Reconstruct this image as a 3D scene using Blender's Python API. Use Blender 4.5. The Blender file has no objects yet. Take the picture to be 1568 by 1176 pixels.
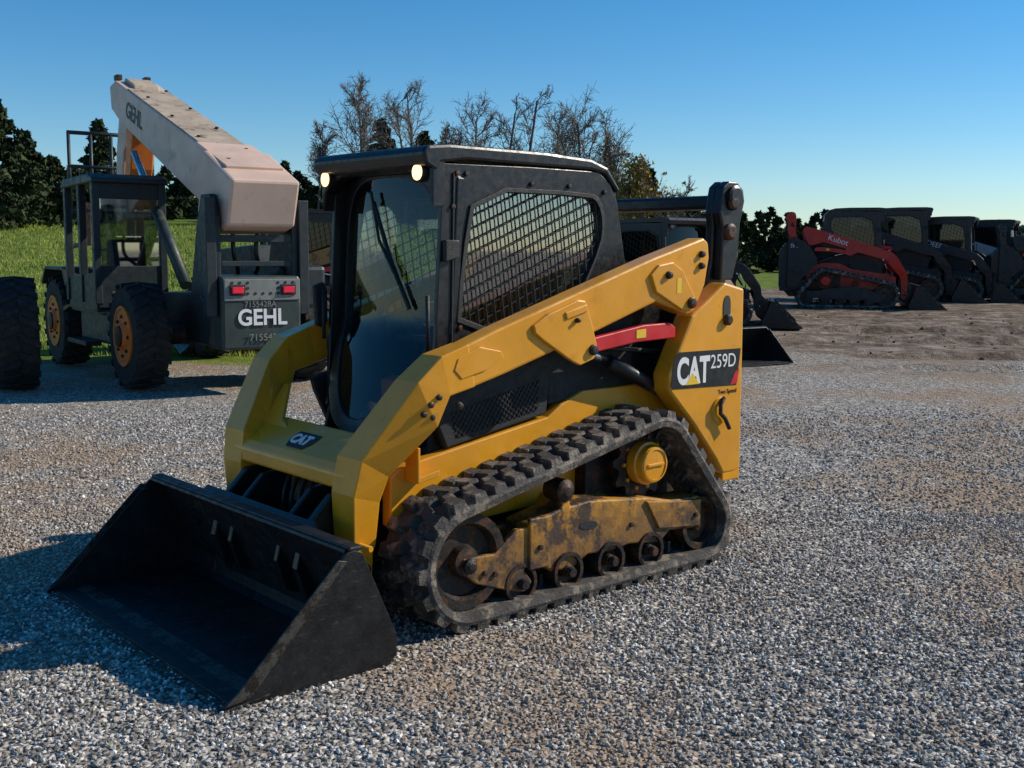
import bpy, bmesh, math, random
import numpy as np
from mathutils import Vector, Matrix
random.seed(7); np.random.seed(7)
SC=bpy.context.scene; COL=SC.collection
rad=math.radians
LOD=False
# ------------------------------------------------------------------ materials
def newmat(name):
    m=bpy.data.materials.new(name); m.use_nodes=True
    nt=m.node_tree; b=nt.nodes['Principled BSDF']; return m,nt,b
def ramp(nt,stops,interp='LINEAR'):
    r=nt.nodes.new('ShaderNodeValToRGB'); cr=r.color_ramp; cr.interpolation=interp
    while len(cr.elements)>len(stops): cr.elements.remove(cr.elements[-1])
    while len(cr.elements)<len(stops): cr.elements.new(0.5)
    for e,(p,c) in zip(cr.elements,stops):
        e.position=p; e.color=(c[0],c[1],c[2],1) if hasattr(c,'__len__') else (c,c,c,1)
    return r
def noise(nt,vec,scale,detail=6,rough=.6):
    n=nt.nodes.new('ShaderNodeTexNoise'); n.inputs['Scale'].default_value=scale
    n.inputs['Detail'].default_value=detail; n.inputs['Roughness'].default_value=rough
    nt.links.new(vec,n.inputs['Vector']); return n
def mixc(nt,fac,a,b,mode='MIX'):
    m=nt.nodes.new('ShaderNodeMix'); m.data_type='RGBA'; m.blend_type=mode
    for s,v in ((m.inputs['Factor'],fac),(m.inputs[6],a),(m.inputs[7],b)):
        if hasattr(v,'is_output'): nt.links.new(v,s)
        elif isinstance(v,(int,float)): s.default_value=v
        else: s.default_value=(v[0],v[1],v[2],1)
    return m.outputs[2]
def M(name,col,rough=.5,metal=0,var=.2,scale=6,bump=0.,bscale=60,dirt=None,damt=.5,dscale=5,spec=.5,coat=0,zdirt=None,stretch=None,soft=.05):
    m,nt,b=newmat(name)
    tc=nt.nodes.new('ShaderNodeTexCoord').outputs['Object']
    n=noise(nt,tc,scale,3)
    lo=[c*(1-var) for c in col]; hi=[min(1,c*(1+var)) for c in col]
    out=ramp(nt,[(.3,lo),(.7,hi)]); nt.links.new(n.outputs[0],out.inputs[0]); c=out.outputs[0]
    if dirt is not None:
        dv=tc
        if stretch:
            mp=nt.nodes.new('ShaderNodeMapping'); mp.inputs['Scale'].default_value=stretch; nt.links.new(tc,mp.inputs[0]); dv=mp.outputs[0]
        n2=noise(nt,dv,dscale,7,.7); r2=ramp(nt,[(1-damt-.03,0.),(1-damt+soft,1.)]); nt.links.new(n2.outputs[0],r2.inputs[0])
        c=mixc(nt,r2.outputs[0],c,dirt)
    if zdirt is not None:
        sp=nt.nodes.new('ShaderNodeSeparateXYZ'); nt.links.new(tc,sp.inputs[0])
        n3=noise(nt,tc,14,5,.7)
        ad=nt.nodes.new('ShaderNodeMath'); ad.operation='MULTIPLY_ADD'; nt.links.new(n3.outputs[0],ad.inputs[0]); ad.inputs[1].default_value=-.6
        nt.links.new(sp.outputs[2],ad.inputs[2])
        r3=ramp(nt,[(0.,.7),(zdirt[1],0.)]); nt.links.new(ad.outputs[0],r3.inputs[0])
        c=mixc(nt,r3.outputs[0],c,zdirt[0])
    nt.links.new(c,b.inputs['Base Color'])
    n4=noise(nt,tc,scale*3,3,.7); rr=ramp(nt,[(.3,max(.05,rough-.12)),(.7,min(1,rough+.15))]); nt.links.new(n4.outputs[0],rr.inputs[0])
    nt.links.new(rr.outputs[0],b.inputs['Roughness'])
    b.inputs['Metallic'].default_value=metal
    b.inputs['Specular IOR Level'].default_value=spec
    b.inputs['Coat Weight'].default_value=coat
    if bump>0:
        n5=noise(nt,tc,bscale,2,.6); bp=nt.nodes.new('ShaderNodeBump'); bp.inputs['Strength'].default_value=bump; bp.inputs['Distance'].default_value=.01
        nt.links.new(n5.outputs[0],bp.inputs['Height']); nt.links.new(bp.outputs[0],b.inputs['Normal'])
    return m
def glassmat(name,tint,refl=1.0,mixt=.0):
    m=bpy.data.materials.new(name); m.use_nodes=True; nt=m.node_tree; nt.nodes.clear()
    o=nt.nodes.new('ShaderNodeOutputMaterial'); mx=nt.nodes.new('ShaderNodeMixShader'); t=nt.nodes.new('ShaderNodeBsdfTransparent')
    g=nt.nodes.new('ShaderNodeBsdfGlossy'); g.inputs['Roughness'].default_value=.03; fr=nt.nodes.new('ShaderNodeFresnel'); fr.inputs[0].default_value=1.45
    t.inputs[0].default_value=(*tint,1)
    ad=nt.nodes.new('ShaderNodeMath'); ad.operation='MULTIPLY_ADD'; ad.inputs[1].default_value=refl; ad.inputs[2].default_value=mixt
    nt.links.new(fr.outputs[0],ad.inputs[0]); nt.links.new(ad.outputs[0],mx.inputs[0]); nt.links.new(t.outputs[0],mx.inputs[1]); nt.links.new(g.outputs[0],mx.inputs[2]); nt.links.new(mx.outputs[0],o.inputs[0])
    return m

YEL=M('yellow_paint',(.70,.30,.012),.34,0,.12,2.5,.05,90,dirt=(.45,.20,.02),damt=.40,dscale=9,coat=.25,soft=.2)
YELW=M('worn_yellow_paint',(.56,.25,.014),.5,0,.2,5,.25,50,dirt=(.045,.026,.016),damt=.49,dscale=6,zdirt=((.075,.045,.03),.24))
BLK=M('black_paint',(.008,.008,.009),.38,0,.3,8,.06,120,dirt=(.016,.015,.014),damt=.34,dscale=12)
BLKT=M('black_textured_plastic',(.010,.010,.011),.6,0,.3,8,.3,220)
RUB=M('track_rubber',(.055,.048,.042),.75,0,.35,14,.5,70,dirt=(.21,.17,.13),damt=.46,dscale=10)
TIRE=M('tire_rubber',(.014,.013,.012),.85,0,.3,10,.4,60,dirt=(.035,.028,.02),damt=.42,dscale=8)
STEEL=M('dark_steel',(.026,.022,.019),.55,.4,.4,12,.3,60,dirt=(.09,.038,.017),damt=.48,dscale=14)
BARM=M('guard_mesh_paint',(.010,.010,.010),.5,0,.3)
WORN=M('worn_bucket_steel',(.008,.008,.009),.45,.1,.4,6,.2,40,dirt=(.075,.07,.06),damt=.375,dscale=11,stretch=(1,1,6),soft=.1)
WORNI=M('worn_bucket_inside',(.006,.006,.007),.5,.1,.4,6,.2,40,dirt=(.03,.028,.026),damt=.40,dscale=6,stretch=(1,3,1))
EDGE=M('cutting_edge_steel',(.10,.09,.08),.5,.6,.4,12,.3,60,dirt=(.03,.024,.018),damt=.52,dscale=12)
CHROME=M('chrome_rod',(.6,.6,.6),.15,1,.05)
RED=M('red_paint',(.55,.012,.018),.4,0,.15,5)
KRED=M('red_loader_paint',(.52,.018,.010),.4,0,.12,4)
WHITE=M('white_decal',(.75,.74,.72),.5,0,.06,9)
YDEC=M('yellow_decal',(.75,.48,.02),.5,0,.05)
HOSE=M('hydraulic_hose',(.012,.012,.012),.5,0,.2)
SEATM=M('seat_vinyl',(.03,.03,.032),.6,0,.2)
ORG=M('orange_paint',(.72,.17,.02),.5,0,.1,5,dirt=(.20,.08,.03),damt=.36)
GLASS=glassmat('cab_glass',(.84,.89,.90),.8,.02)
GLASSD=glassmat('side_glass',(.66,.74,.70),1.2,.34)
GLASSF=glassmat('parked_glass',(.10,.11,.11),.6,.03)
CREAM=M('cream_paint',(.64,.45,.34),.5,0,.10,2,.05,40,dirt=(.42,.30,.21),damt=.40,dscale=3,soft=.15)
BOOMT=M('weathered_boom_top',(.42,.33,.24),.7,0,.22,3,.1,40,dirt=(.17,.13,.10),damt=.42,dscale=5)
GRNG=M('grey_green_paint',(.012,.020,.022),.5,0,.2,4,.1,40,dirt=(.03,.028,.024),damt=.36,dscale=6)
GRNL=M('counterweight_paint',(.028,.042,.038),.5,0,.2,4,.1,40,dirt=(.07,.06,.05),damt=.40,dscale=6)
LGREY=M('light_grey_paint',(.20,.21,.19),.5,0,.15,5,dirt=(.09,.08,.06),damt=.42)
m,nt,b=newmat('lamp_lit'); b.inputs['Base Color'].default_value=(1,.9,.6,1); b.inputs['Emission Color'].default_value=(1,.66,.24,1); b.inputs['Emission Strength'].default_value=2.6; LAMP=m
m,nt,b=newmat('tail_lamp'); b.inputs['Base Color'].default_value=(.6,.01,.03,1); b.inputs['Roughness'].default_value=.2; b.inputs['Emission Color'].default_value=(1,.03,.08,1); b.inputs['Emission Strength'].default_value=.2; TAIL=m

# ------------------------------------------------------------------ geometry helpers
def empty(name,loc,yaw=0,scale=1):
    e=bpy.data.objects.new(name,None); e.location=loc; e.rotation_euler=(0,0,rad(yaw)); e.scale=(scale,)*3; e.empty_display_size=.3
    COL.objects.link(e); return e
def addobj(par,name,me,mat,bev=0,smooth=False):
    ob=bpy.data.objects.new(name,me); COL.objects.link(ob)
    if par is not None: ob.parent=par
    if mat is not None:
        me.materials.clear(); me.materials.append(mat)
    if bev>0 and not LOD:
        md=ob.modifiers.new('b','BEVEL'); md.width=bev; md.segments=2; md.limit_method='ANGLE'; md.angle_limit=rad(35)
    if smooth:
        for p in me.polygons: p.use_smooth=True
    return ob
def frombm(bm,recalc=True):
    if recalc: bmesh.ops.recalc_face_normals(bm,faces=bm.faces)
    me=bpy.data.meshes.new('m'); bm.to_mesh(me); bm.free(); return me
def prism(par,name,pts,y0,y1,mat,bev=.006,f=None):
    f=f or (lambda a,b,c:(a,c,b))
    bm=bmesh.new()
    A=[bm.verts.new(f(p[0],p[1],y0)) for p in pts]; B=[bm.verts.new(f(p[0],p[1],y1)) for p in pts]
    bm.faces.new(A); bm.faces.new(B[::-1]); n=len(pts)
    for i in range(n): bm.faces.new((A[i],B[i],B[(i+1)%n],A[(i+1)%n]))
    return addobj(par,name,frombm(bm),mat,bev)
def box(par,name,x0,x1,y0,y1,z0,z1,mat,bev=.006):
    return prism(par,name,[(x0,z0),(x1,z0),(x1,z1),(x0,z1)],y0,y1,mat,bev)
def loft(par,name,secs,mat,bev=.006):
    bm=bmesh.new(); S=[[bm.verts.new(p) for p in s] for s in secs]; n=len(secs[0])
    bm.faces.new(S[0]); bm.faces.new(S[-1][::-1])
    for a,b in zip(S[:-1],S[1:]):
        for i in range(n): bm.faces.new((a[i],a[(i+1)%n],b[(i+1)%n],b[i]))
    return addobj(par,name,frombm(bm),mat,bev)
SKIP=('bolt','hub','fitting','pin_','door_hinge')
def lathe(par,name,prof,c,mat,seg=32,smooth=False,axis='Y',bev=0):
    if LOD:
        if any(k in name for k in SKIP): return None
        seg=min(seg,16)
    bm=bmesh.new(); rings=[]
    for r,y in prof:
        ring=[]
        for i in range(seg):
            t=2*math.pi*i/seg; a,b=r*math.cos(t),r*math.sin(t)
            p={'Y':(c[0]+a,c[1]+y,c[2]+b),'X':(c[0]+y,c[1]+a,c[2]+b),'Z':(c[0]+a,c[1]+b,c[2]+y)}[axis]
            ring.append(bm.verts.new(p))
        rings.append(ring)
    for a,b in zip(rings[:-1],rings[1:]):
        for i in range(seg): bm.faces.new((a[i],a[(i+1)%seg],b[(i+1)%seg],b[i]))
    bm.faces.new(rings[0]); bm.faces.new(rings[-1][::-1])
    return addobj(par,name,frombm(bm),mat,bev,smooth)
def tube(par,name,p0,p1,r,mat,seg=14):
    p0=Vector(p0);p1=Vector(p1);d=(p1-p0).normalized(); u=d.orthogonal().normalized(); v=d.cross(u)
    bm=bmesh.new(); A=[];B=[]
    for i in range(seg):
        t=2*math.pi*i/seg; o=u*math.cos(t)*r+v*math.sin(t)*r
        A.append(bm.verts.new(p0+o));B.append(bm.verts.new(p1+o))
    bm.faces.new(A);bm.faces.new(B[::-1])
    for i in range(seg): bm.faces.new((A[i],A[(i+1)%seg],B[(i+1)%seg],B[i]))
    ob=addobj(par,name,frombm(bm),mat,0)
    for p in ob.data.polygons:
        if len(p.vertices)==4: p.use_smooth=True
    return ob
def pipe(par,name,pts,r,mat,cyc=False,bez=False):
    if LOD: return None
    cu=bpy.data.curves.new(name,'CURVE'); cu.dimensions='3D'; cu.bevel_depth=r; cu.bevel_resolution=2; cu.use_fill_caps=True
    s=cu.splines.new('NURBS' if bez else 'POLY'); s.points.add(len(pts)-1)
    for q,p in zip(s.points,pts): q.co=(*p,1)
    if bez: s.order_u=3; s.use_endpoint_u=True
    s.use_cyclic_u=cyc; cu.materials.append(mat)
    o=bpy.data.objects.new(name,cu); COL.objects.link(o); o.parent=par; return o
def text(par,name,body,size,pos,xdir,ydir,mat,off=.0,ext=.001,sx=1):
    cu=bpy.data.curves.new(name,'FONT'); cu.body=body; cu.size=size; cu.extrude=ext; cu.offset=off; cu.materials.append(mat)
    o=bpy.data.objects.new(name,cu); COL.objects.link(o); o.parent=par
    x=Vector(xdir).normalized(); y=Vector(ydir).normalized(); z=x.cross(y)
    Mx=Matrix((x,y,z)).transposed().to_4x4(); Mx.translation=Vector(pos); o.matrix_local=Mx @ Matrix.Diagonal((sx,1,1,1)); return o
def rayhit(c,t,poly):
    best=None; d=(math.cos(t),math.sin(t))
    for i in range(len(poly)):
        a=poly[i]; b=poly[(i+1)%len(poly)]; ex,ey=b[0]-a[0],b[1]-a[1]
        den=d[0]*ey-d[1]*ex
        if abs(den)<1e-12: continue
        wx,wy=a[0]-c[0],a[1]-c[1]
        s=(wx*ey-wy*ex)/den; q=(wx*d[1]-wy*d[0])/den
        if s>1e-9 and -1e-9<=q<=1+1e-9 and (best is None or s<best): best=s
    return best
def ringmesh(par,name,outer,inner,f,t0,t1,mat,bev=.004,extra=24):
    c=(sum(p[0] for p in inner)/len(inner),sum(p[1] for p in inner)/len(inner))
    an=sorted(set([round(math.atan2(p[1]-c[1],p[0]-c[0]),5) for p in outer+inner]+[round(-math.pi+2*math.pi*(i+.37)/extra,5) for i in range(extra)]))
    bm=bmesh.new(); R=[]
    for t in an:
        o=rayhit(c,t,outer); i=rayhit(c,t,inner)
        po=(c[0]+o*math.cos(t),c[1]+o*math.sin(t)); pi_=(c[0]+i*math.cos(t),c[1]+i*math.sin(t))
        R.append([bm.verts.new(f(po[0],po[1],t0)),bm.verts.new(f(pi_[0],pi_[1],t0)),bm.verts.new(f(pi_[0],pi_[1],t1)),bm.verts.new(f(po[0],po[1],t1))])
    n=len(R)
    for k in range(n):
        a=R[k];b=R[(k+1)%n]
        for j in range(4): bm.faces.new((a[j],b[j],b[(j+1)%4],a[(j+1)%4]))
    return addobj(par,name,frombm(bm),mat,bev)
def panel(par,name,inner,f,t,mat,rings=8,grow=1.02):
    c=(sum(p[0] for p in inner)/len(inner),sum(p[1] for p in inner)/len(inner))
    bm=bmesh.new(); n=len(inner); cv=bm.verts.new(f(c[0],c[1],t)); prev=None
    for k in range(1,rings+1):
        s=k/rings*grow; cur=[bm.verts.new(f(c[0]+(p[0]-c[0])*s,c[1]+(p[1]-c[1])*s,t)) for p in inner]
        for i in range(n):
            j=(i+1)%n
            if prev is None: bm.faces.new((cv,cur[i],cur[j]))
            else: bm.faces.new((prev[i],cur[i],cur[j],prev[j]))
        prev=cur
    return addobj(par,name,frombm(bm),mat,0,True)
def meshbars(par,name,poly,f,t,ang,pitch,r,mat):
    if LOD: pitch*=1.5
    bm=bmesh.new(); d=(math.cos(ang),math.sin(ang)); n=(-d[1],d[0])
    pr=[p[0]*n[0]+p[1]*n[1] for p in poly]; o=min(pr)+pitch*.5
    while o<max(pr):
        ts=[]
        for i in range(len(poly)):
            a=poly[i];b=poly[(i+1)%len(poly)]; da=a[0]*n[0]+a[1]*n[1]-o; db=b[0]*n[0]+b[1]*n[1]-o
            if da*db<0:
                s=da/(da-db); ts.append((a[0]+s*(b[0]-a[0]))*d[0]+(a[1]+s*(b[1]-a[1]))*d[1])
        if len(ts)>=2:
            vs=[]
            for e in (min(ts),max(ts)):
                for (q,w) in ((r,-r),(r,r),(-r,r),(-r,-r)):
                    x=o*n[0]+e*d[0]+q*n[0]; z=o*n[1]+e*d[1]+q*n[1]; vs.append(bm.verts.new(f(x,z,t+w)))
            for j in range(4): bm.faces.new((vs[j],vs[(j+1)%4],vs[4+(j+1)%4],vs[4+j]))
        o+=pitch
    return addobj(par,name,frombm(bm),mat,0)
def smooth_poly(pts,it=2):
    for _ in range(it):
        q=[]
        for i in range(len(pts)):
            a=pts[i];b=pts[(i+1)%len(pts)]
            q+= [(a[0]*.75+b[0]*.25,a[1]*.75+b[1]*.25),(a[0]*.25+b[0]*.75,a[1]*.25+b[1]*.75)]
        pts=q
    return pts
def hull(P):
    P=sorted(set((round(a,6),round(b,6)) for a,b in P))
    def half(P):
        h=[]
        for p in P:
            while len(h)>1 and (h[-1][0]-h[-2][0])*(p[1]-h[-2][1])-(h[-1][1]-h[-2][1])*(p[0]-h[-2][0])<=0: h.pop()
            h.append(p)
        return h
    a=half(P); b=half(P[::-1]); return a[:-1]+b[:-1]
def resample(poly,n):
    P=np.array(poly+[poly[0]]); d=np.hypot(*np.diff(P,axis=0).T); s=np.r_[0,np.cumsum(d)]
    t=np.linspace(0,s[-1],n,endpoint=False); return np.c_[np.interp(t,s,P[:,0]),np.interp(t,s,P[:,1])], s[-1]

# ------------------------------------------------------------------ compact track loader
def track(par,name,y0,y1,mat):
    circ=[(.75,.30,.265),(-.835,.225,.19),(-.46,.585,.245)]
    P=[]
    for cx,cz,r in circ:
        for i in range(96): P.append((cx+r*math.cos(2*math.pi*i/96),cz+r*math.sin(2*math.pi*i/96)))
    H=hull(P); N=200; Q,Ltot=resample(H,N)
    T=np.roll(Q,-1,0)-np.roll(Q,1,0); T/=np.linalg.norm(T,axis=1)[:,None]; Nn=np.c_[T[:,1],-T[:,0]]
    bm=bmesh.new(); R=[]; sg=np.sign(y1-y0)
    prof=[(.0,y0),(.0,y1),(-.014,y1+.006*sg),(-.046,y1),(-.046,y0),(-.014,y0-.006*sg)]
    for i in range(N):
        R.append([bm.verts.new((Q[i,0]+Nn[i,0]*h,y,Q[i,1]+Nn[i,1]*h)) for h,y in prof])
    for i in range(N):
        a=R[i];b=R[(i+1)%N]
        for j in range(6): bm.faces.new((a[j],b[j],b[(j+1)%6],a[(j+1)%6]))
    n=42; QL,_=resample(H,n*8)
    TL=np.roll(QL,-1,0)-np.roll(QL,1,0); TL/=np.linalg.norm(TL,axis=1)[:,None]; NL=np.c_[TL[:,1],-TL[:,0]]
    def block(k,ya,yb,w,h,tw=.72,base=-.004,skew=0):
        q=QL[k%len(QL)];t=TL[k%len(QL)];m_=NL[k%len(QL)]; vs=[]
        s=1 if yb>ya else -1
        for hh,ww,ins in ((base,w,0),(h,w*tw,.009)):
            for a,y,sk in ((-ww/2,ya+ins*s,0),(ww/2,ya+ins*s,0),(ww/2,yb-ins*s,skew),(-ww/2,yb-ins*s,skew)):
                a+=sk; vs.append(bm.verts.new((q[0]+t[0]*a+m_[0]*hh,y,q[1]+t[1]*a+m_[1]*hh)))
        bm.faces.new(vs[:4]);bm.faces.new(vs[4:])
        for j in range(4): bm.faces.new((vs[j],vs[(j+1)%4],vs[4+(j+1)%4],vs[4+j]))
    dy=y1-y0
    for i in range(n):
        block(i*8,y1,y1-dy*.30,.074,.035,.78)
        block(i*8+1,y1-dy*.24,y1-dy*.49,.066,.034,.78,skew=.02)
        block(i*8+4,y0,y0+dy*.30,.074,.035,.78)
        block(i*8+5,y0+dy*.24,y0+dy*.51,.066,.034,.78,skew=.02)
        block(i*8,y0+dy*.42,y0+dy*.46,.03,-.10,.6,-.04); block(i*8,y0+dy*.56,y0+dy*.60,.03,-.10,.6,-.04)
    return addobj(par,name,frombm(bm),mat,0)
def loader(name,loc,yaw,arm=None,body=None,under=None,scale=1,bucket=True,lamps=True,tower=None):
    arm=arm or YEL; body=body or BLK; under=under or YELW; tower=tower or arm
    E=empty(name,loc,yaw,scale)
    for s,sn in ((1,'left'),(-1,'right')):
        def Y(v): return v*s
        track(E,'track_'+sn,Y(.52),Y(.838),RUB)
        wp=lambda r:[(r*.25,-.09),(r*.3,-.075),(r*.75,-.07),(r*.8,-.09),(r,-.09),(r,-.03),(r*.9,-.02),(r*.9,.02),(r,.03),(r,.09),(r*.8,.09),(r*.72,.05),(r*.35,.045),(r*.3,.085),(r*.15,.09)]
        for k,(x,z,r) in enumerate([(.75,.30,.215),(-.835,.225,.14)]):
            lathe(E,'idler_%s_%d'%(sn,k),wp(r),(x,Y(.69),z),STEEL,32)
        for k,(x,z) in enumerate([(.44,.145),(.14,.145),(-.15,.145),(-.44,.145)]):
            lathe(E,'roller_%s_%d'%(sn,k),wp(.095),(x,Y(.70),z),STEEL,24)
            lathe(E,'roller_hub_%s_%d'%(sn,k),[(.022,-.02),(.028,0),(.022,.02)],(x,Y(.80),z),STEEL,12)
        pts=[]
        for i in range(44):
            r=.205 if i%4 in(0,1) else .165; t=2*math.pi*i/44; pts.append((-.46+r*math.cos(t),.585+r*math.sin(t)))
        prism(E,'drive_sprocket_'+sn,pts,Y(.66),Y(.69),STEEL,.002)
        lathe(E,'sprocket_drum_'+sn,[(.15,-.1*s),(.16,.0),(.16,.03*s),(.12,.05*s)],(-.46,Y(.64),.585),STEEL,30)
        pr=[(.11,0),(.11,.06),(.098,.065),(.095,.10),(.088,.11),(.078,.112),(.078,.106),(.03,.108)]
        lathe(E,'final_drive_'+sn,[(r,y*s) for r,y in pr],(-.46,Y(.68),.585),arm,30)
        prism(E,'final_drive_rib_'+sn,[(-.52,.578),(-.40,.578),(-.40,.592),(-.52,.592)],Y(.78),Y(.797),arm,.002)
        for i in range(10):
            t=2*math.pi*i/10; lathe(E,'drive_bolt_%s_%d'%(sn,i),[(.011,0),(.011,.014*s),(.004,.015*s)],(-.46+.135*math.cos(t),Y(.69),.585+.135*math.sin(t)),YELW,6)
        box(E,'final_drive_guard_'+sn,-.75,-.15,Y(.45),Y(.60),.42,.74,STEEL)
        prism(E,'undercarriage_beam_'+sn,[(.38,.41),(.19,.45),(.16,.50),(.13,.50),(.12,.455),(0,.465),(-.42,.42),(-.60,.38),(-.84,.37),(-.84,.20),(-.60,.22),(-.52,.17),(-.30,.20),(-.15,.19),(0,.20),(.10,.15),(.24,.16),(.38,.25)],Y(.60),Y(.775),under,.01)
        prism(E,'beam_side_plate_'+sn,[(-.40,.405),(-.62,.372),(-.825,.355),(-.825,.215),(-.62,.235),(-.5,.25)],Y(.77),Y(.79),under,.004)
        prism(E,'idler_yoke_'+sn,[(.78,.32),(.78,.25),(.70,.19),(.50,.12),(.42,.10),(.37,.14),(.42,.2),(.37,.27),(.37,.40),(.47,.40),(.60,.31)],Y(.755),Y(.785),under,.006)
        prism(E,'idler_yoke_inner_'+sn,[(.78,.32),(.78,.25),(.50,.16),(.37,.2),(.37,.38),(.47,.38)],Y(.60),Y(.63),under,.006)
        prism(E,'yoke_slot_plate_'+sn,[(.40,.44),(.30,.44),(.27,.20),(.40,.20)],Y(.775),Y(.80),under,.006)
        prism(E,'beam_slot_'+sn,smooth_poly([(.06,.37),(-.06,.36),(-.06,.32),(.06,.33)],2),Y(.774),Y(.778),BLKT,0)
        lathe(E,'carrier_roller_'+sn,[(.045,-.06),(.055,-.05),(.055,.05),(.045,.06),(.02,.07)],(.16,Y(.73),.535),STEEL,20)
        lathe(E,'idler_bolt_'+sn,[(.035,0),(.035,.02*s),(.015,.03*s)],(.75,Y(.785),.285),STEEL,12)
        for bx,bz in ((.66,.235),(.60,.22),(.34,.30),(-.78,.28),(-.3,.30)):
            lathe(E,'frame_bolt_%s_%.2f'%(sn,bx),[(.013,0),(.013,.012*s),(.005,.013*s)],(bx,Y(.785 if bx>.4 else .80 if bx>.2 else .79 if bx<-.7 else .775),bz),STEEL,6)
        prism(E,'chassis_side_'+sn,[(.98,.44),(.98,.665),(.93,.70),(.80,.725),(.04,.845),(-.05,.90),(-.20,.955),(-.85,.96),(-.85,.45),(.5,.40)],Y(.46),Y(.525),arm,.008)
        prism(E,'chassis_step_'+sn,[(.90,.64),(.90,.80),(.885,.80),(.885,.67),(.78,.69),(.78,.66)],Y(.525),Y(.62),arm,.004)
        prism(E,'side_vent_panel_'+sn,[(.76,1.0),(.74,.93),(.66,.755),(.04,.86),(.0,1.2),(.40,1.1)],Y(.47),Y(.515),BLKT,.01)
        f=lambda a,b,c:(a,c,b)
        gp=[(.64,.92),(.60,.80),(.10,.885),(.09,1.03)]
        if not LOD:
            meshbars(E,'vent_mesh_a_'+sn,gp,f,Y(.518),rad(35),.022,.002,BARM); meshbars(E,'vent_mesh_b_'+sn,gp,f,Y(.519),rad(-55),.022,.002,BARM)
        prism(E,'engine_side_'+sn,[(.02,.9),(.02,1.2),(-.6,1.35),(-1.2,1.42),(-1.2,.6),(-.85,.6),(-.85,.93)],Y(.44),Y(.50),BLKT,.01)
        prism(E,'lift_arm_'+sn,[(.78,1.222),(.54,1.305),(-.49,1.62),(-.88,1.725),(-.92,1.70),(-.93,1.62),(-.90,1.48),(-.82,1.345),(-.76,1.33),(-.52,1.40),(-.03,1.25),(.50,1.10),(.70,1.05),(.78,1.06)],Y(.605),Y(.718),arm,.012)
        secs=[]
        for (xf,zf,xb,zb,yo,yi) in ((.70,1.25,.66,1.06,.722,.602),(.845,1.205,.80,1.03,.722,.575),(.965,1.10,.86,.90,.712,.545),(1.185,.775,1.045,.69,.61,.42),(1.21,.62,1.075,.58,.585,.41),(1.20,.40,1.09,.38,.57,.41)):
            secs.append([(xf,Y(yo),zf),(xf,Y(yi),zf),(xb,Y(yi),zb),(xb,Y(yo),zb)])
        loft(E,'lift_arm_leg_'+sn,secs,arm,.006)
        prism(E,'arm_boss_plate_'+sn,[(.33,1.315),(.24,1.365),(.05,1.425),(.0,1.42),(-.05,1.30),(-.09,1.18),(-.06,1.14),(.03,1.115),(.09,1.14),(.27,1.245),(.32,1.28)],Y(.712),Y(.736),arm,.006)
        prism(E,'boss_plate_rib_'+sn,[(.14,1.37),(.0,1.405),(-.01,1.37),(.13,1.335)],Y(.73),Y(.745),arm,.006)
        prism(E,'rear_boss_plate_'+sn,[(-.46,1.535),(-.52,1.585),(-.62,1.60),(-.70,1.56),(-.80,1.42),(-.80,1.37),(-.76,1.345),(-.70,1.355),(-.50,1.45)],Y(.712),Y(.735),arm,.006)
        prism(E,'elbow_gusset_'+sn,[(.64,1.235),(.52,1.21),(.50,1.18),(.60,1.13),(.74,1.10),(.78,1.14),(.76,1.19)],Y(.719),Y(.727),arm,.003)
        for bx,bz,r,ys in ((-.05,1.185,.026,.736),(-.585,1.535,.02,.735),(-.77,1.39,.03,.735),(-1.19,1.92,.045,.66),(-.86,1.64,.018,.718),(-.86,1.58,.018,.718),(.74,.98,.018,.70),(.06,1.33,.012,.736)):
            lathe(E,'pin_%s_%.2f_%.2f'%(sn,bx,bz),[(r,0),(r,.012*s),(r*.75,.016*s),(r*.75,.022*s),(r*.3,.024*s)],(bx,Y(ys),bz),STEEL,18)
        for k,(bx,bz,by) in enumerate([(.86,1.03,.705),(.90,1.00,.70),(.885,.945,.69),(.93,.96,.69)]):
            lathe(E,'leg_bolt_%s_%d'%(sn,k),[(.014,0),(.014,.022*s),(.006,.026*s)],(bx,Y(by),bz),STEEL,10)
        prism(E,'rear_tower_'+sn,[(-1.07,1.49),(-1.235,1.455),(-1.245,.46),(-1.19,.445),(-1.09,.445),(-1.03,.53),(-.84,.74),(-.64,.93),(-.63,1.02),(-.80,1.32)],Y(.60),Y(.72),tower,.014)
        prism(E,'tower_slot_'+sn,smooth_poly([(-1.055,1.42),(-1.115,1.42),(-1.115,1.28),(-1.055,1.28)],2),Y(.718),Y(.724),BLKT,0)
        lathe(E,'tower_pin_'+sn,[(.03,0),(.03,.02*s),(.02,.03*s)],(-1.085,Y(.72),1.29),STEEL,18)
        lathe(E,'tower_boss_'+sn,[(.075,0),(.07,.012*s),(.01,.013*s)],(-1.05,Y(.72),.80),tower,24)
        pipe(E,'tie_down_hook_'+sn,[(-1.06,Y(.74),.87),(-1.02,Y(.75),.84),(-1.02,Y(.75),.79),(-1.06,Y(.75),.76),(-1.10,Y(.75),.70)],.012,STEEL)
        prism(E,'rear_link_'+sn,[(-1.10,1.94),(-1.115,2.0),(-1.16,2.03),(-1.23,2.03),(-1.285,1.99),(-1.30,1.93),(-1.265,1.80),(-1.255,1.62),(-1.22,1.47),(-1.10,1.25),(-.95,1.10),(-.85,1.0),(-.74,1.0),(-.72,1.08),(-.86,1.22),(-1.04,1.42),(-1.095,1.60),(-1.10,1.78),(-1.09,1.86)],Y(.55),Y(.60),body,.008)
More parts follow.
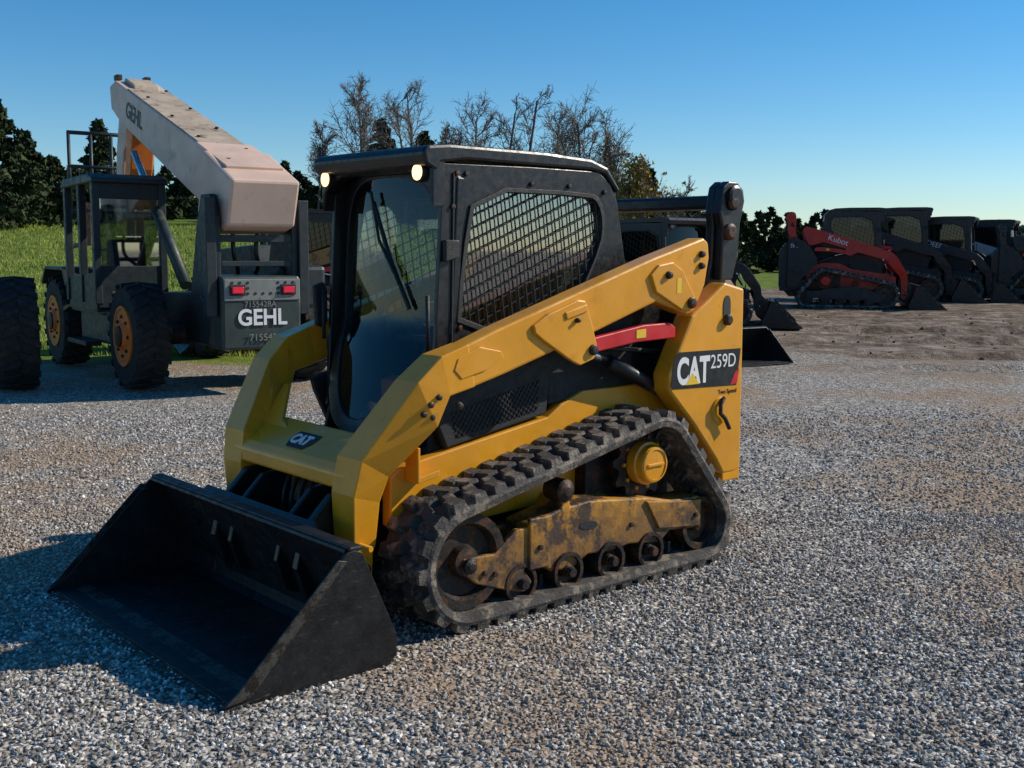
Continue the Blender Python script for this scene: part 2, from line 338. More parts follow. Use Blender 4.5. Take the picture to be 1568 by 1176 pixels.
        prism(E,'link_head_'+sn,[(-1.10,1.94),(-1.115,2.0),(-1.16,2.03),(-1.23,2.03),(-1.285,1.99),(-1.30,1.93),(-1.265,1.80),(-1.25,1.62),(-1.21,1.50),(-1.11,1.50),(-1.12,1.78),(-1.09,1.86)],Y(.60),Y(.655),body,.008)
        lathe(E,'link_boss_'+sn,[(.06,0),(.06,.02*s),(.045,.028*s),(.03,.028*s)],(-1.2,Y(.655),1.95),body,22)
        lathe(E,'link_boss_low_'+sn,[(.045,0),(.045,.02*s),(.03,.03*s)],(-1.165,Y(.655),1.76),STEEL,22)
        tube(E,'lift_cylinder_'+sn,(-.30,Y(.60),1.105),(-.95,Y(.55),.83),.036,BLK)
        tube(E,'lift_rod_'+sn,(-.06,Y(.62),1.18),(-.32,Y(.60),1.10),.02,CHROME)
        tube(E,'tilt_hose_'+sn,(-.1,Y(.60),1.19),(-.8,Y(.56),1.12),.012,HOSE)
        prism(E,'arm_brace_'+sn,[(-.08,1.235),(-.46,1.285),(-.66,1.29),(-.70,1.262),(-.70,1.21),(-.4,1.20),(-.10,1.165)],Y(.66),Y(.695),RED,.006)
        prism(E,'brace_label_'+sn,[(-.40,1.262),(-.47,1.266),(-.47,1.222),(-.40,1.22)],Y(.6955),Y(.6975),YDEC,0)
    box(E,'link_cross_tube',-1.245,-1.16,-.56,.56,1.88,1.96,body,.02)
    prism(E,'engine_hood',[(-.55,.5),(-.55,1.42),(-.9,1.44),(-1.3,1.38),(-1.42,1.2),(-1.42,.45),(-1.3,.35)],-.50,.50,BLK,.03)
    prism(E,'rear_bumper',[(-1.24,.44),(-1.24,.36),(-1.40,.36),(-1.40,.58),(-1.34,.58)],-.60,.60,tower,.01)
    prism(E,'belly',[(.95,.42),(.92,.30),(.75,.24),(-1.2,.24),(-1.35,.40),(-1.3,.6),(.90,.6)],-.46,.46,STEEL,.02)
    box(E,'axle_tube_a',.30,.42,-.62,.62,.26,.38,STEEL,.01); box(E,'axle_tube_b',-.52,-.40,-.62,.62,.26,.38,STEEL,.01)
    prism(E,'arm_cross_member',[(1.20,.63),(1.20,.70),(1.17,.735),(.99,.835),(.965,.82),(1.12,.71),(1.13,.63)],-.50,.50,arm,.012)
    for s in (1,-1):
        prism(E,'cross_web_%d'%s,[(.43,.70),(.50,.95),(.56,1.05),(.54,.70)],.97,1.02,arm,.004,f=lambda a,b,c,s=s:(c+(.95-b)*.35,a*s,b))
        prism(E,'cross_gusset_%d'%s,[(.22,.80),(.32,.83),(.46,.98),(.50,.98),(.50,.72),(.22,.72)],.985,1.005,arm,.003,f=lambda a,b,c,s=s:(c+(.86-b)*.8,a*s,b))
        prism(E,'coupler_ear_%d'%s,[(1.04,.62),(1.20,.60),(1.34,.46),(1.38,.30),(1.33,.16),(1.22,.12),(1.12,.20),(1.06,.40)],.36*s,.40*s,BLK,.006)
        prism(E,'coupler_ear_in_%d'%s,[(1.04,.62),(1.20,.60),(1.34,.46),(1.38,.30),(1.33,.16),(1.22,.12),(1.12,.20),(1.06,.40)],.20*s,.23*s,BLK,.006)
        tube(E,'tilt_cylinder_%d'%s,(1.0,.30*s,.70),(1.16,.30*s,.36),.035,BLK); tube(E,'tilt_rod_%d'%s,(1.15,.30*s,.38),(1.26,.30*s,.18),.02,CHROME)
        tube(E,'coupler_pin_%d'%s,(1.16,.36*s,.30),(1.16,.60*s,.30),.028,STEEL)
        prism(E,'leg_foot_%d'%s,[(1.20,.42),(1.22,.30),(1.17,.22),(1.10,.24),(1.09,.40)],.42*s,.56*s,arm,.01)
        tube(E,'coupler_handle_%d'%s,(1.20,.40*s,.41),(1.16,.64*s,.40),.013,arm)
    for k in range(5):
        y=-.16+.07*k
        pipe(E,'coupler_hose_%d'%k,[(.99,y,.68),(1.10,y+.02,.60),(1.16,y+.05,.46),(1.10,y+.03,.30),(1.24,y+.06,.22)],.011,HOSE,bez=True)
    prism(E,'front_bulkhead',[(.90,.35),(.95,.40),(.95,.66),(.86,.74),(.80,.74),(.80,.35)],-.46,.46,BLK,.01)
    prism(E,'coupler_plate',[(1.36,.50),(1.26,.09),(1.24,.09),(1.34,.52)],-.50,.50,BLK,.004)
    # ---- cab
    fXZ=lambda a,b,c:(a,c,b)
    outer=[(.70,.86),(.675,1.25),(.63,2.04),(.10,2.05),(-.36,2.05),(-.45,1.99),(-.50,1.90),(-.565,1.60),(-.61,1.30),(-.61,1.05),(0,.95)]
    win=[(.44,1.925),(-.29,1.925),(-.355,1.89),(-.385,1.80),(-.37,1.68),(-.23,1.44),(-.1,1.40),(.54,1.26),(.51,1.6)]
    winr=smooth_poly(win,1); gm=GLASSF if LOD else GLASSD
    for s,sn in ((1,'left'),(-1,'right')):
        ringmesh(E,'cab_side_'+sn,outer,winr,fXZ,.43*s,.455*s,BLK,.004)
        ringmesh(E,'cab_window_frame_'+sn,[(w[0]*1.05,1.62+(w[1]-1.62)*1.07) for w in winr],winr,fXZ,.453*s,.465*s,BLKT,.003)
        meshbars(E,'cab_mesh_a_'+sn,win,fXZ,.450*s,rad(82),.052,.0026,BARM)
        meshbars(E,'cab_mesh_b_'+sn,win,fXZ,.445*s,rad(-22),.052,.0026,BARM)
        panel(E,'cab_side_glass_'+sn,winr,fXZ,.433*s,gm,3)
        pipe(E,'cab_pillar_seam_'+sn,[(.575,.458*s,2.0),(.59,.458*s,1.1)],.006,BLKT)
        prism(E,'door_hinge_%s'%sn,[(.64,1.70),(.56,1.70),(.56,1.62),(.64,1.60)],.455*s,.485*s,BLKT,.006)
        prism(E,'door_hinge_low_%s'%sn,[(.67,1.22),(.60,1.22),(.60,1.15),(.67,1.14)],.455*s,.485*s,BLKT,.006)
        for k,(x,z) in enumerate([(.555,2.0),(.50,2.0),(.54,1.30),(.58,1.85),(-.40,1.95),(.1,1.97),(-.15,1.97)]):
            lathe(E,'cab_bolt_%s_%d'%(sn,k),[(.012,0),(.012,.012*s),(.004,.013*s)],(x,.455*s,z),STEEL,8)
    def ffun(y,z,t):
        b=.675+(.17*(1.3-z)/.5 if z<1.3 else -.04*(z-1.3)/.7)
        return (b-.08*(abs(y)/.45)**2.2+t,y,z)
    fo=smooth_poly([(.0,2.06),(.30,2.06),(.462,2.05),(.462,1.75),(.462,1.4),(.455,1.18),(.37,.98),(.20,.82),(0,.77),(-.20,.82),(-.37,.98),(-.455,1.18),(-.462,1.4),(-.462,1.75),(-.462,2.05),(-.30,2.06)],1)
    fi=smooth_poly([(.0,2.0),(.20,1.985),(.33,1.91),(.39,1.76),(.40,1.47),(.36,1.22),(.27,1.03),(.14,.88),(0,.84),(-.14,.88),(-.27,1.03),(-.36,1.22),(-.40,1.47),(-.39,1.76),(-.33,1.91),(-.20,1.985)],2)
    ringmesh(E,'front_door_frame',fo,fi,ffun,-.04,.0,BLK,.005,60)
    panel(E,'front_door_glass',fi,ffun,-.01,gm if LOD else GLASS,10)
    prism(E,'cab_roof',[(.735,2.03),(.75,2.085),(.72,2.115),(.60,2.127),(0,2.125),(-.30,2.11),(-.42,2.075),(-.52,1.96),(-.49,1.95),(-.40,2.04),(-.30,2.055),(.50,2.06),(.65,2.04),(.67,2.0)],-.465,.465,BLK,.022)
    for s in (1,-1):
        prism(E,'roof_brow_%d'%s,[(.12,2.08),(.46,2.09),(.46,1.84),(.43,1.93),(.34,1.99),(.2,2.03)],.62,.70,BLK,.012,f=lambda a,b,c,s=s:(c,a*s,b))
        lathe(E,'work_light_ring_%d'%s,[(.044,-.01),(.046,.020),(.040,.024)],(.70,.385*s,2.0),BLKT,22,axis='X')
        if lamps: lathe(E,'work_light_%d'%s,[(.036,0),(.037,.018),(.02,.028)],(.708,.385*s,2.0),LAMP,22,axis='X')
        tube(E,'door_handle_%d'%s,(.71,.44*s,1.2),(.71,.44*s,1.45),.01,BLKT)
    prism(E,'cab_rear_wall_top',[(-.44,2.03),(-.50,1.95),(-.52,1.84),(-.47,1.84),(-.42,1.98)],-.44,.44,BLK,.004)
    prism(E,'cab_rear_wall',[(-.56,1.50),(-.61,1.4),(-.60,1.0),(-.56,1.0),(-.55,1.4)],-.44,.44,BLK,.004)
    prism(E,'cab_rear_glass',[(-.51,1.84),(-.56,1.50),(-.555,1.50),(-.505,1.84)],-.43,.43,gm if LOD else GLASS,0)
    for s in (1,-1): prism(E,'cab_lower_%d'%s,[(.70,.80),(.66,1.0),(.3,1.0),(-.6,1.18),(-.6,.6),(.5,.6),(.72,.72)],.422*s,.448*s,BLKT,.004)
    box(E,'cab_floor',-.5,.72,-.42,.42,.68,.74,BLKT)
    prism(E,'seat_base',[(.10,.95),(.12,1.10),(.08,1.14),(-.38,1.10),(-.40,.78),(.05,.78)],-.25,.25,SEATM,.04)
    prism(E,'seat_back',[(-.30,1.08),(-.22,1.12),(-.33,1.62),(-.37,1.78),(-.43,1.78),(-.44,1.1)],-.22,.22,SEATM,.05)
    if not LOD:
        for s in (1,-1):
            prism(E,'armrest_%d'%s,[(.25,1.12),(.25,1.22),(.18,1.26),(-.3,1.26),(-.3,1.12)],.27*s,.38*s,BLKT,.02)
            tube(E,'joystick_%d'%s,(.20,.33*s,1.25),(.23,.32*s,1.38),.018,BLKT); lathe(E,'joystick_head_%d'%s,[(.02,0),(.03,.03),(.028,.09),(.012,.11)],(.235,.32*s,1.36),BLKT,14,axis='Z')
            tube(E,'foot_pedal_%d'%s,(.62,.2*s,.78),(.55,.2*s,.86),.05,STEEL)
        prism(E,'console_box',[(.30,.75),(.30,1.12),(.2,1.14),(.1,.75)],.26,.40,YDEC,.01)
        prism(E,'console_box_small',[(.42,.75),(.42,.98),(.34,1.0),(.3,.75)],-.36,-.24,ORG,.01)
        prism(E,'interior_panel',[(.44,1.02),(.44,1.13),(.40,1.13),(.40,1.02)],.16,.21,RED,.01)
        prism(E,'lap_bar',[(.36,1.18),(.36,1.22),(.30,1.22),(.30,1.18)],-.30,.30,BLKT,.01)
        pipe(E,'wiper_arm',[ffun(-.08,1.93,.02),ffun(.02,1.70,.03),ffun(.18,1.50,.03)],.008,BLKT)
        pipe(E,'wiper_blade',[ffun(-.06,1.88,.015),ffun(.10,1.60,.015),ffun(.24,1.38,.015)],.011,BLKT)
        prism(E,'side_mirror_handle',[(.0,0),(.05,.02),(.06,.22),(.0,.24),(-.02,.2),(-.02,.04)],-.49,-.46,BLKT,.01,f=lambda a,b,c:(.69+a,c,1.25+b))
    if bucket:
        B=E; w=.915
        side=[(1.985,.0),(1.985,.022),(1.90,.06),(1.455,.495),(1.42,.50),(1.385,.485),(1.225,.12),(1.225,.04),(1.26,.0)]
        for s in (1,-1): prism(B,'bucket_side_%d'%s,side,(w-.016)*s,w*s,WORN,.003)
        prism(B,'bucket_shell',[(1.95,.002),(1.95,.018),(1.30,.022),(1.262,.045),(1.255,.12),(1.41,.47),(1.46,.492),(1.455,.505),(1.40,.505),(1.225,.12),(1.23,.03),(1.26,.002)],-(w-.017),w-.017,WORNI,.002)
        prism(B,'cutting_edge',[(2.0,.004),(1.80,.026),(1.80,.019),(1.95,.001)],-w-.004,w+.004,EDGE,.001)
        for s in (1,-1): prism(B,'bucket_side_edge_%d'%s,[(1.985,.02),(1.93,.06),(1.50,.475),(1.46,.465),(1.88,.03)],(w+.001)*s,(w+.010)*s,EDGE,.002)
        box(B,'bucket_top_bar',1.385,1.445,-w,w,.495,.515,WORNI,.006)
    return E

MAIN=(-.139,5.8366,0)
L=loader('compact_track_loader',MAIN,221.2525)
prism(L,'model_decal',[(-.665,1.11),(-.70,1.135),(-1.215,1.13),(-1.185,.93),(-.655,.945),(-.64,.96)],.7205,.7225,BLK,0)
text(L,'decal_text','CAT',.19,(-.685,.7235,.97),(-1,0,0),(0,0,1),WHITE,.007,.0008,.70)
text(L,'decal_model_text','259D',.105,(-.955,.7235,1.035),(-1,0,0),(0,0,1),WHITE,.0,.0008,.93)
prism(L,'decal_triangle',[(-.755,.96),(-.865,.96),(-.81,1.02)],.7232,.7255,YDEC,0)
prism(L,'decal_red_corner',[(-1.13,.935),(-1.19,.94),(-1.205,1.02),(-1.17,1.0)],.7228,.7235,RED,0)
text(L,'decal_two_speed','Two Speed',.035,(-1.03,.7215,.89),(-1,0,0),(0,0,1),BLK,0,.0006)
sl=Vector((-.18,0,.10)).normalized()
def cp(u): return Vector((1.17,0,.735))+sl*u
nrm=Vector((0,1,0)).cross(sl)
text(L,'front_logo','CAT',.085,cp(.05)+Vector((0,-.085,0))+nrm*.006,(0,1,0),tuple(sl),WHITE,.003,.002,.9)
bm=bmesh.new(); vs=[bm.verts.new(cp(v)+Vector((0,u,0))+nrm*.0035) for u,v in [(-.10,.07),(-.07,.02),(.07,.02),(.10,.07),(.10,.13),(-.09,.13)]]; bm.faces.new(vs)
addobj(L,'front_logo_plate',frombm(bm,False),BLK)
prism(L,'arm_warning_label',[(-.655,1.52),(-.69,1.52),(-.69,1.44),(-.655,1.44)],.7355,.7365,YDEC,0)

# ------------------------------------------------------------------ terrain
def sm(a,b,t):
    t=np.clip((t-a)/(b-a),0,1); return t*t*(3-2*t)
def g(x,y):
    x=np.asarray(x,float); y=np.asarray(y,float)
    h=.3*sm(15,27,y)*sm(-8,2,x)
    left=sm(3,-7,x)
    h=h+left*(np.clip(y-17,0,60)*.072)*sm(14,26,y)
    h=h+.012*np.sin(x*1.7+y*.6)*np.sin(y*1.3)*sm(9,14,np.hypot(x,y))
    rut=sum(np.exp(-((y-c-.012*(x-9)**2)/.20)**2) for c in (15.6,17.3,19.5,21.2))*sm(4,8,x)
    berm=sum(np.exp(-((y-.42-c-.012*(x-9)**2)/.16)**2) for c in (15.6,17.3,19.5,21.2))*sm(4,8,x)
    h=h-.10*rut+.08*berm*(.6+.4*np.sin(x*5+y))+.02*sm(16,20,y)*sm(2,6,x)*(np.sin(x*3.1+np.sin(y*2.3))*np.sin(y*4.7+x))
    return h
def G(x,y): return float(g(x,y))
def heightmesh(name,xs,ys,mat):
    X,Y=np.meshgrid(xs,ys); Z=g(X,Y); V=np.c_[X.ravel(),Y.ravel(),Z.ravel()]; nx=len(xs); ny=len(ys)
    i=np.arange(nx*ny).reshape(ny,nx); F=np.c_[i[:-1,:-1].ravel(),i[:-1,1:].ravel(),i[1:,1:].ravel(),i[1:,:-1].ravel()]
    me=bpy.data.meshes.new(name); me.from_pydata(V.tolist(),[],F.tolist()); me.update()
    return addobj(None,name,me,mat,0,True)
xs=np.r_[-900,-500,-300,-200,-150,-110,np.linspace(-80,-22,50),np.linspace(-21,26,190),np.linspace(28,80,40),110,150,200,300,500,900]
ys=np.r_[-300,-100,-40,-10,np.linspace(0,14,20),np.linspace(14.1,26,150),np.linspace(26.3,110,80),150,200,300,500,900,1500]
m,nt,b=newmat('ground_mix')
pos=nt.nodes.new('ShaderNodeNewGeometry').outputs['Position']
v=nt.nodes.new('ShaderNodeTexVoronoi'); v.inputs['Scale'].default_value=48; nt.links.new(pos,v.inputs['Vector'])
sepc=nt.nodes.new('ShaderNodeSeparateColor'); nt.links.new(v.outputs['Color'],sepc.inputs[0])
gr=ramp(nt,[(0,(.10,.09,.078)),(.4,(.25,.225,.195)),(.75,(.43,.39,.34)),(1,(.70,.65,.58))]); nt.links.new(sepc.outputs[0],gr.inputs[0])
def patch(nt,pos):
    big=noise(nt,pos,.42,4,.65); br=ramp(nt,[(.48,0.),(.60,1.)]); nt.links.new(big.outputs[0],br.inputs[0]); return br.outputs[0]
br=patch(nt,pos)
fine=noise(nt,pos,60,3,.7); tan=ramp(nt,[(.3,(.19,.13,.08)),(.7,(.46,.33,.22))]); nt.links.new(fine.outputs[0],tan.inputs[0])
mt=nt.nodes.new('ShaderNodeMath'); mt.operation='MULTIPLY'; mt.inputs[1].default_value=.8; nt.links.new(br,mt.inputs[0])
c1=mixc(nt,mt.outputs[0],gr.outputs[0],tan.outputs[0])
sp=nt.nodes.new('ShaderNodeSeparateXYZ'); nt.links.new(pos,sp.inputs[0])
nb=noise(nt,pos,.35,5,.7)
def madd(a,mul,add):
    n=nt.nodes.new('ShaderNodeMath'); n.operation='MULTIPLY_ADD'; nt.links.new(a,n.inputs[0]); n.inputs[1].default_value=mul
    if hasattr(add,'is_output'): nt.links.new(add,n.inputs[2])
    else: n.inputs[2].default_value=add
    return n.outputs[0]
def step(a,lo,hi):
    r=nt.nodes.new('ShaderNodeMapRange'); r.inputs[1].default_value=lo; r.inputs[2].default_value=hi; r.interpolation_type='SMOOTHSTEP'; nt.links.new(a,r.inputs[0]); return r.outputs[0]
def mul(a,b_):
    n=nt.nodes.new('ShaderNodeMath'); n.operation='MULTIPLY'; nt.links.new(a,n.inputs[0]); nt.links.new(b_,n.inputs[1]); return n.outputs[0]
yn=madd(nb.outputs[0],16,sp.outputs[1])
dmask=step(yn,22,28)
nd=noise(nt,pos,2.2,7,.78); dr=ramp(nt,[(.34,(.05,.034,.025)),(.5,(.19,.14,.10)),(.66,(.44,.35,.28))]); nt.links.new(nd.outputs[0],dr.inputs[0])
c2=mixc(nt,dmask,c1,dr.outputs[0])
yg=madd(nb.outputs[0],4,sp.outputs[1]); xg=madd(nb.outputs[0],3,sp.outputs[0])
gm1=mul(step(yg,17.2,18.6),step(xg,1.5,-.5))
gm2=step(yg,40,44)
mx=nt.nodes.new('ShaderNodeMath'); mx.operation='MAXIMUM'; nt.links.new(gm1,mx.inputs[0]); nt.links.new(gm2,mx.inputs[1])
ng=noise(nt,pos,1.2,6,.75); ggr=ramp(nt,[(.3,(.07,.11,.015)),(.55,(.17,.22,.035)),(.8,(.27,.26,.08))]); nt.links.new(ng.outputs[0],ggr.inputs[0])
c3=mixc(nt,mx.outputs[0],c2,ggr.outputs[0]); nt.links.new(c3,b.inputs['Base Color'])
b.inputs['Roughness'].default_value=.95; b.inputs['Specular IOR Level'].default_value=.1
bp=nt.nodes.new('ShaderNodeBump'); bp.inputs['Strength'].default_value=.8; bp.inputs['Distance'].default_value=.02; bp.invert=True
nt.links.new(v.outputs['Distance'],bp.inputs['Height'])
bp2=nt.nodes.new('ShaderNodeBump'); bp2.inputs['Strength'].default_value=.8; bp2.inputs['Distance'].default_value=.07
n8=noise(nt,pos,6,4,.7); nt.links.new(n8.outputs[0],bp2.inputs['Height']); nt.links.new(bp.outputs[0],bp2.inputs['Normal']); nt.links.new(bp2.outputs[0],b.inputs['Normal'])
GROUND=heightmesh('ground',xs,ys,m)

m,nt,b=newmat('gravel_stone')
at=nt.nodes.new('ShaderNodeAttribute'); at.attribute_type='INSTANCER'; at.attribute_name='rnd'
r=ramp(nt,[(0,(.10,.09,.08)),(.3,(.23,.21,.185)),(.6,(.39,.36,.32)),(.85,(.59,.55,.49)),(1,(.82,.79,.74))]); nt.links.new(at.outputs['Fac'],r.inputs[0])
pos=nt.nodes.new('ShaderNodeNewGeometry').outputs['Position']
br=patch(nt,pos); mt=nt.nodes.new('ShaderNodeMath'); mt.operation='MULTIPLY'; mt.inputs[1].default_value=.5; nt.links.new(br,mt.inputs[0])
c=mixc(nt,mt.outputs[0],r.outputs[0],(.42,.30,.20)); nt.links.new(c,b.inputs['Base Color']); b.inputs['Roughness'].default_value=.8; b.inputs['Specular IOR Level'].default_value=.25
STONE=m
def stones(name,y0,y1,dens,smin,smax,seed,mat,xr=None):
    rng=np.random.default_rng(seed)
    if xr is None:
        X=y1*.52+1.2; n=int(2*X*(y1-y0)*dens); yy=rng.uniform(y0,y1,n); xx=rng.uniform(-X,X,n); k=np.abs(xx)<(yy*.5+1.0); xx,yy=xx[k],yy[k]
    else:
        n=int((xr[1]-xr[0])*(y1-y0)*dens); yy=rng.uniform(y0,y1,n); xx=rng.uniform(xr[0],xr[1],n)
    cl=np.sin(xx*1.3+1.7*np.sin(yy*.9))*np.sin(yy*1.1+xx*.5); k=rng.random(len(xx))<np.clip(1.05-.55*np.maximum(cl,0),.3,1); xx,yy=xx[k],yy[k]
    # fade the far edge of the band so that no line shows
    k=rng.random(len(xx))<np.clip((y1-yy)/(.35*(y1-y0)),0,1) if xr is None and y0>5 else np.ones(len(xx),bool); xx,yy=xx[k],yy[k]
    Z=g(xx,yy)
    me=bpy.data.meshes.new(name); me.vertices.add(len(xx)); me.vertices.foreach_set('co',np.c_[xx,yy,Z+.002].astype(np.float32).ravel()); me.update()
    ob=addobj(None,name,me,None)
    ng_=bpy.data.node_groups.new(name+'_gn','GeometryNodeTree')
    ng_.interface.new_socket('Geometry',in_out='INPUT',socket_type='NodeSocketGeometry'); ng_.interface.new_socket('Geometry',in_out='OUTPUT',socket_type='NodeSocketGeometry')
    N=ng_.nodes; K=ng_.links; gi=N.new('NodeGroupInput'); go=N.new('NodeGroupOutput')
    ico=N.new('GeometryNodeMeshIcoSphere'); ico.inputs['Radius'].default_value=1; ico.inputs['Subdivisions'].default_value=2 if y0<5 else 1
    sp_=N.new('GeometryNodeSetPosition'); nz=N.new('ShaderNodeTexNoise'); nz.inputs['Scale'].default_value=1.1
    vm=N.new('ShaderNodeVectorMath'); vm.operation='SUBTRACT'; vm.inputs[1].default_value=(.5,.5,.5); vs_=N.new('ShaderNodeVectorMath'); vs_.operation='SCALE'; vs_.inputs['Scale'].default_value=1.8
    K.new(nz.outputs['Color'],vm.inputs[0]); K.new(vm.outputs[0],vs_.inputs[0]); K.new(ico.outputs[0],sp_.inputs['Geometry']); K.new(vs_.outputs[0],sp_.inputs['Offset'])
    sm_=N.new('GeometryNodeSetMaterial'); sm_.inputs['Material'].default_value=mat; K.new(sp_.outputs[0],sm_.inputs[0])
    ip=N.new('GeometryNodeInstanceOnPoints'); K.new(gi.outputs[0],ip.inputs['Points']); K.new(sm_.outputs[0],ip.inputs['Instance'])
    rr=N.new('FunctionNodeRandomValue'); rr.data_type='FLOAT_VECTOR'; rr.inputs[0].default_value=(0,0,0); rr.inputs[1].default_value=(6.28,6.28,6.28); K.new(rr.outputs[0],ip.inputs['Rotation'])
    rs=N.new('FunctionNodeRandomValue'); rs.data_type='FLOAT_VECTOR'; rs.inputs[0].default_value=(smin,smin,smin*.7); rs.inputs[1].default_value=(smax,smax*.9,smax*.7); rs.inputs['Seed'].default_value=5; K.new(rs.outputs[0],ip.inputs['Scale'])
    st=N.new('GeometryNodeStoreNamedAttribute'); st.data_type='FLOAT'; st.domain='INSTANCE'; st.inputs['Name'].default_value='rnd'
    rv=N.new('FunctionNodeRandomValue'); rv.data_type='FLOAT'; rv.inputs['Seed'].default_value=9
    K.new(rv.outputs[1],st.inputs['Value']); K.new(ip.outputs[0],st.inputs['Geometry']); K.new(st.outputs[0],go.inputs[0])
    md=ob.modifiers.new('gn','NODES'); md.node_group=ng_
    return ob
stones('gravel',2.2,7.0,2100,.0045,.0125,1,STONE)
stones('gravel.001',7.0,12,480,.007,.017,2,STONE)
CLOD=M('dirt_clod',(.13,.09,.065),.95,0,.4,3)
stones('dirt_clods',17,25,1.6,.012,.055,3,CLOD,(4,16))

# ------------------------------------------------------------------ vegetation
def leafmat(name,c1_,c2_):
    m,nt,b=newmat(name); pos=nt.nodes.new('ShaderNodeTexCoord').outputs['Object']; n=noise(nt,pos,1.2,3,.7)
    r=ramp(nt,[(.3,c1_),(.7,c2_)]); nt.links.new(n.outputs[0],r.inputs[0]); nt.links.new(r.outputs[0],b.inputs['Base Color']); b.inputs['Roughness'].default_value=.8; b.inputs['Specular IOR Level'].default_value=.2
    return m
CONI=leafmat('conifer_needles',(.016,.028,.011),(.055,.075,.027)); HAZE=leafmat('hazed_foliage',(.07,.09,.085),(.15,.15,.12))  # far foliage is paler and bluer: air haze put into its base colour
YLEAF=leafmat('autumn_leaves',(.16,.10,.015),(.36,.24,.05)); BARK=M('bark',(.14,.115,.10),.9,0,.3,3); GBL=leafmat('grass_blades',(.12,.18,.02),(.33,.36,.08))
def tri_mesh(V,F,name,mats,par=None,mi=None,loc=(0,0,0)):
    me=bpy.data.meshes.new(name); me.from_pydata([tuple(v) for v in V],[],[tuple(f) for f in F])
    for mm in mats: me.materials.append(mm)
    if mi is not None: me.polygons.foreach_set('material_index',np.array(mi,dtype=np.int32))
    me.update(); ob=bpy.data.objects.new(name,me); COL.objects.link(ob); ob.location=loc
    if par: ob.parent=par
    return ob
def leaves(C,size,rng):
    n=len(C); a=rng.normal(size=(n,3)); a/=np.linalg.norm(a,axis=1)[:,None]; b_=rng.normal(size=(n,3)); b_-=a*(a*b_).sum(1)[:,None]; b_/=np.linalg.norm(b_,axis=1)[:,None]
    s=size*rng.uniform(.5,1.3,n)[:,None]; return np.stack([C+a*s,C-a*s*.5+b_*s*.7,C-a*s*.5-b_*s*.7],1).reshape(-1,3)
def tubes(segs):
    V=[];F=[]
    for p,q,r0,r1 in segs:
        d=q-p; d=d/ (np.linalg.norm(d)+1e-9); u=np.cross(d,[.3,.9,.2]); u/=np.linalg.norm(u)+1e-9; w=np.cross(d,u); b0=len(V); k=5 if r0>.06 else 3
        for c_,r_ in ((p,r0),(q,r1)):
            for i in range(k):
                t=2*math.pi*i/k; V.append(c_+r_*(u*math.cos(t)+w*math.sin(t)))
        for i in range(k): F.append((b0+i,b0+(i+1)%k,b0+k+(i+1)%k,b0+k+i))
    return V,F
def conifer_pts(h,r,rng,n=1800,base=.12,shape=1.):
    C=[]; nb=int(n/26)
    for i in range(nb):
        f=rng.uniform(0,1)**.85; z=h*(base+(1-base)*f); R=r*(1-f)**shape*rng.uniform(.55,1.15)+.12; t=rng.uniform(0,6.28)
        m_=26; s=rng.uniform(.15,1,m_)**.6; x=s*R*math.cos(t); y=s*R*math.sin(t)
        C.append(np.c_[x+rng.normal(0,.06*h/6,m_),y+rng.normal(0,.06*h/6,m_),z-s*R*.22+rng.normal(0,.05*h/6,m_)])
    return np.concatenate(C)
def conifer(name,x,y,h,r,seed,n=4200,shape=1.,mat=None):
    rng=np.random.default_rng(seed); C=conifer_pts(h,r,rng,n,.1,shape); V=leaves(C,.20,rng); F=np.arange(len(V)).reshape(-1,3)
    TV,TF=tubes([(np.array([0,0,-.3]),np.array([0,0,h*.95]),h*.022,.02)])
    k=len(V); V=list(V)+TV; F2=[tuple(f) for f in F]+[tuple(i+k for i in f) for f in TF]; mi=[0]*len(F)+[1]*len(TF)
    return tri_mesh(V,F2,name,[mat or CONI,BARK],mi=mi,loc=(x,y,G(x,y)))
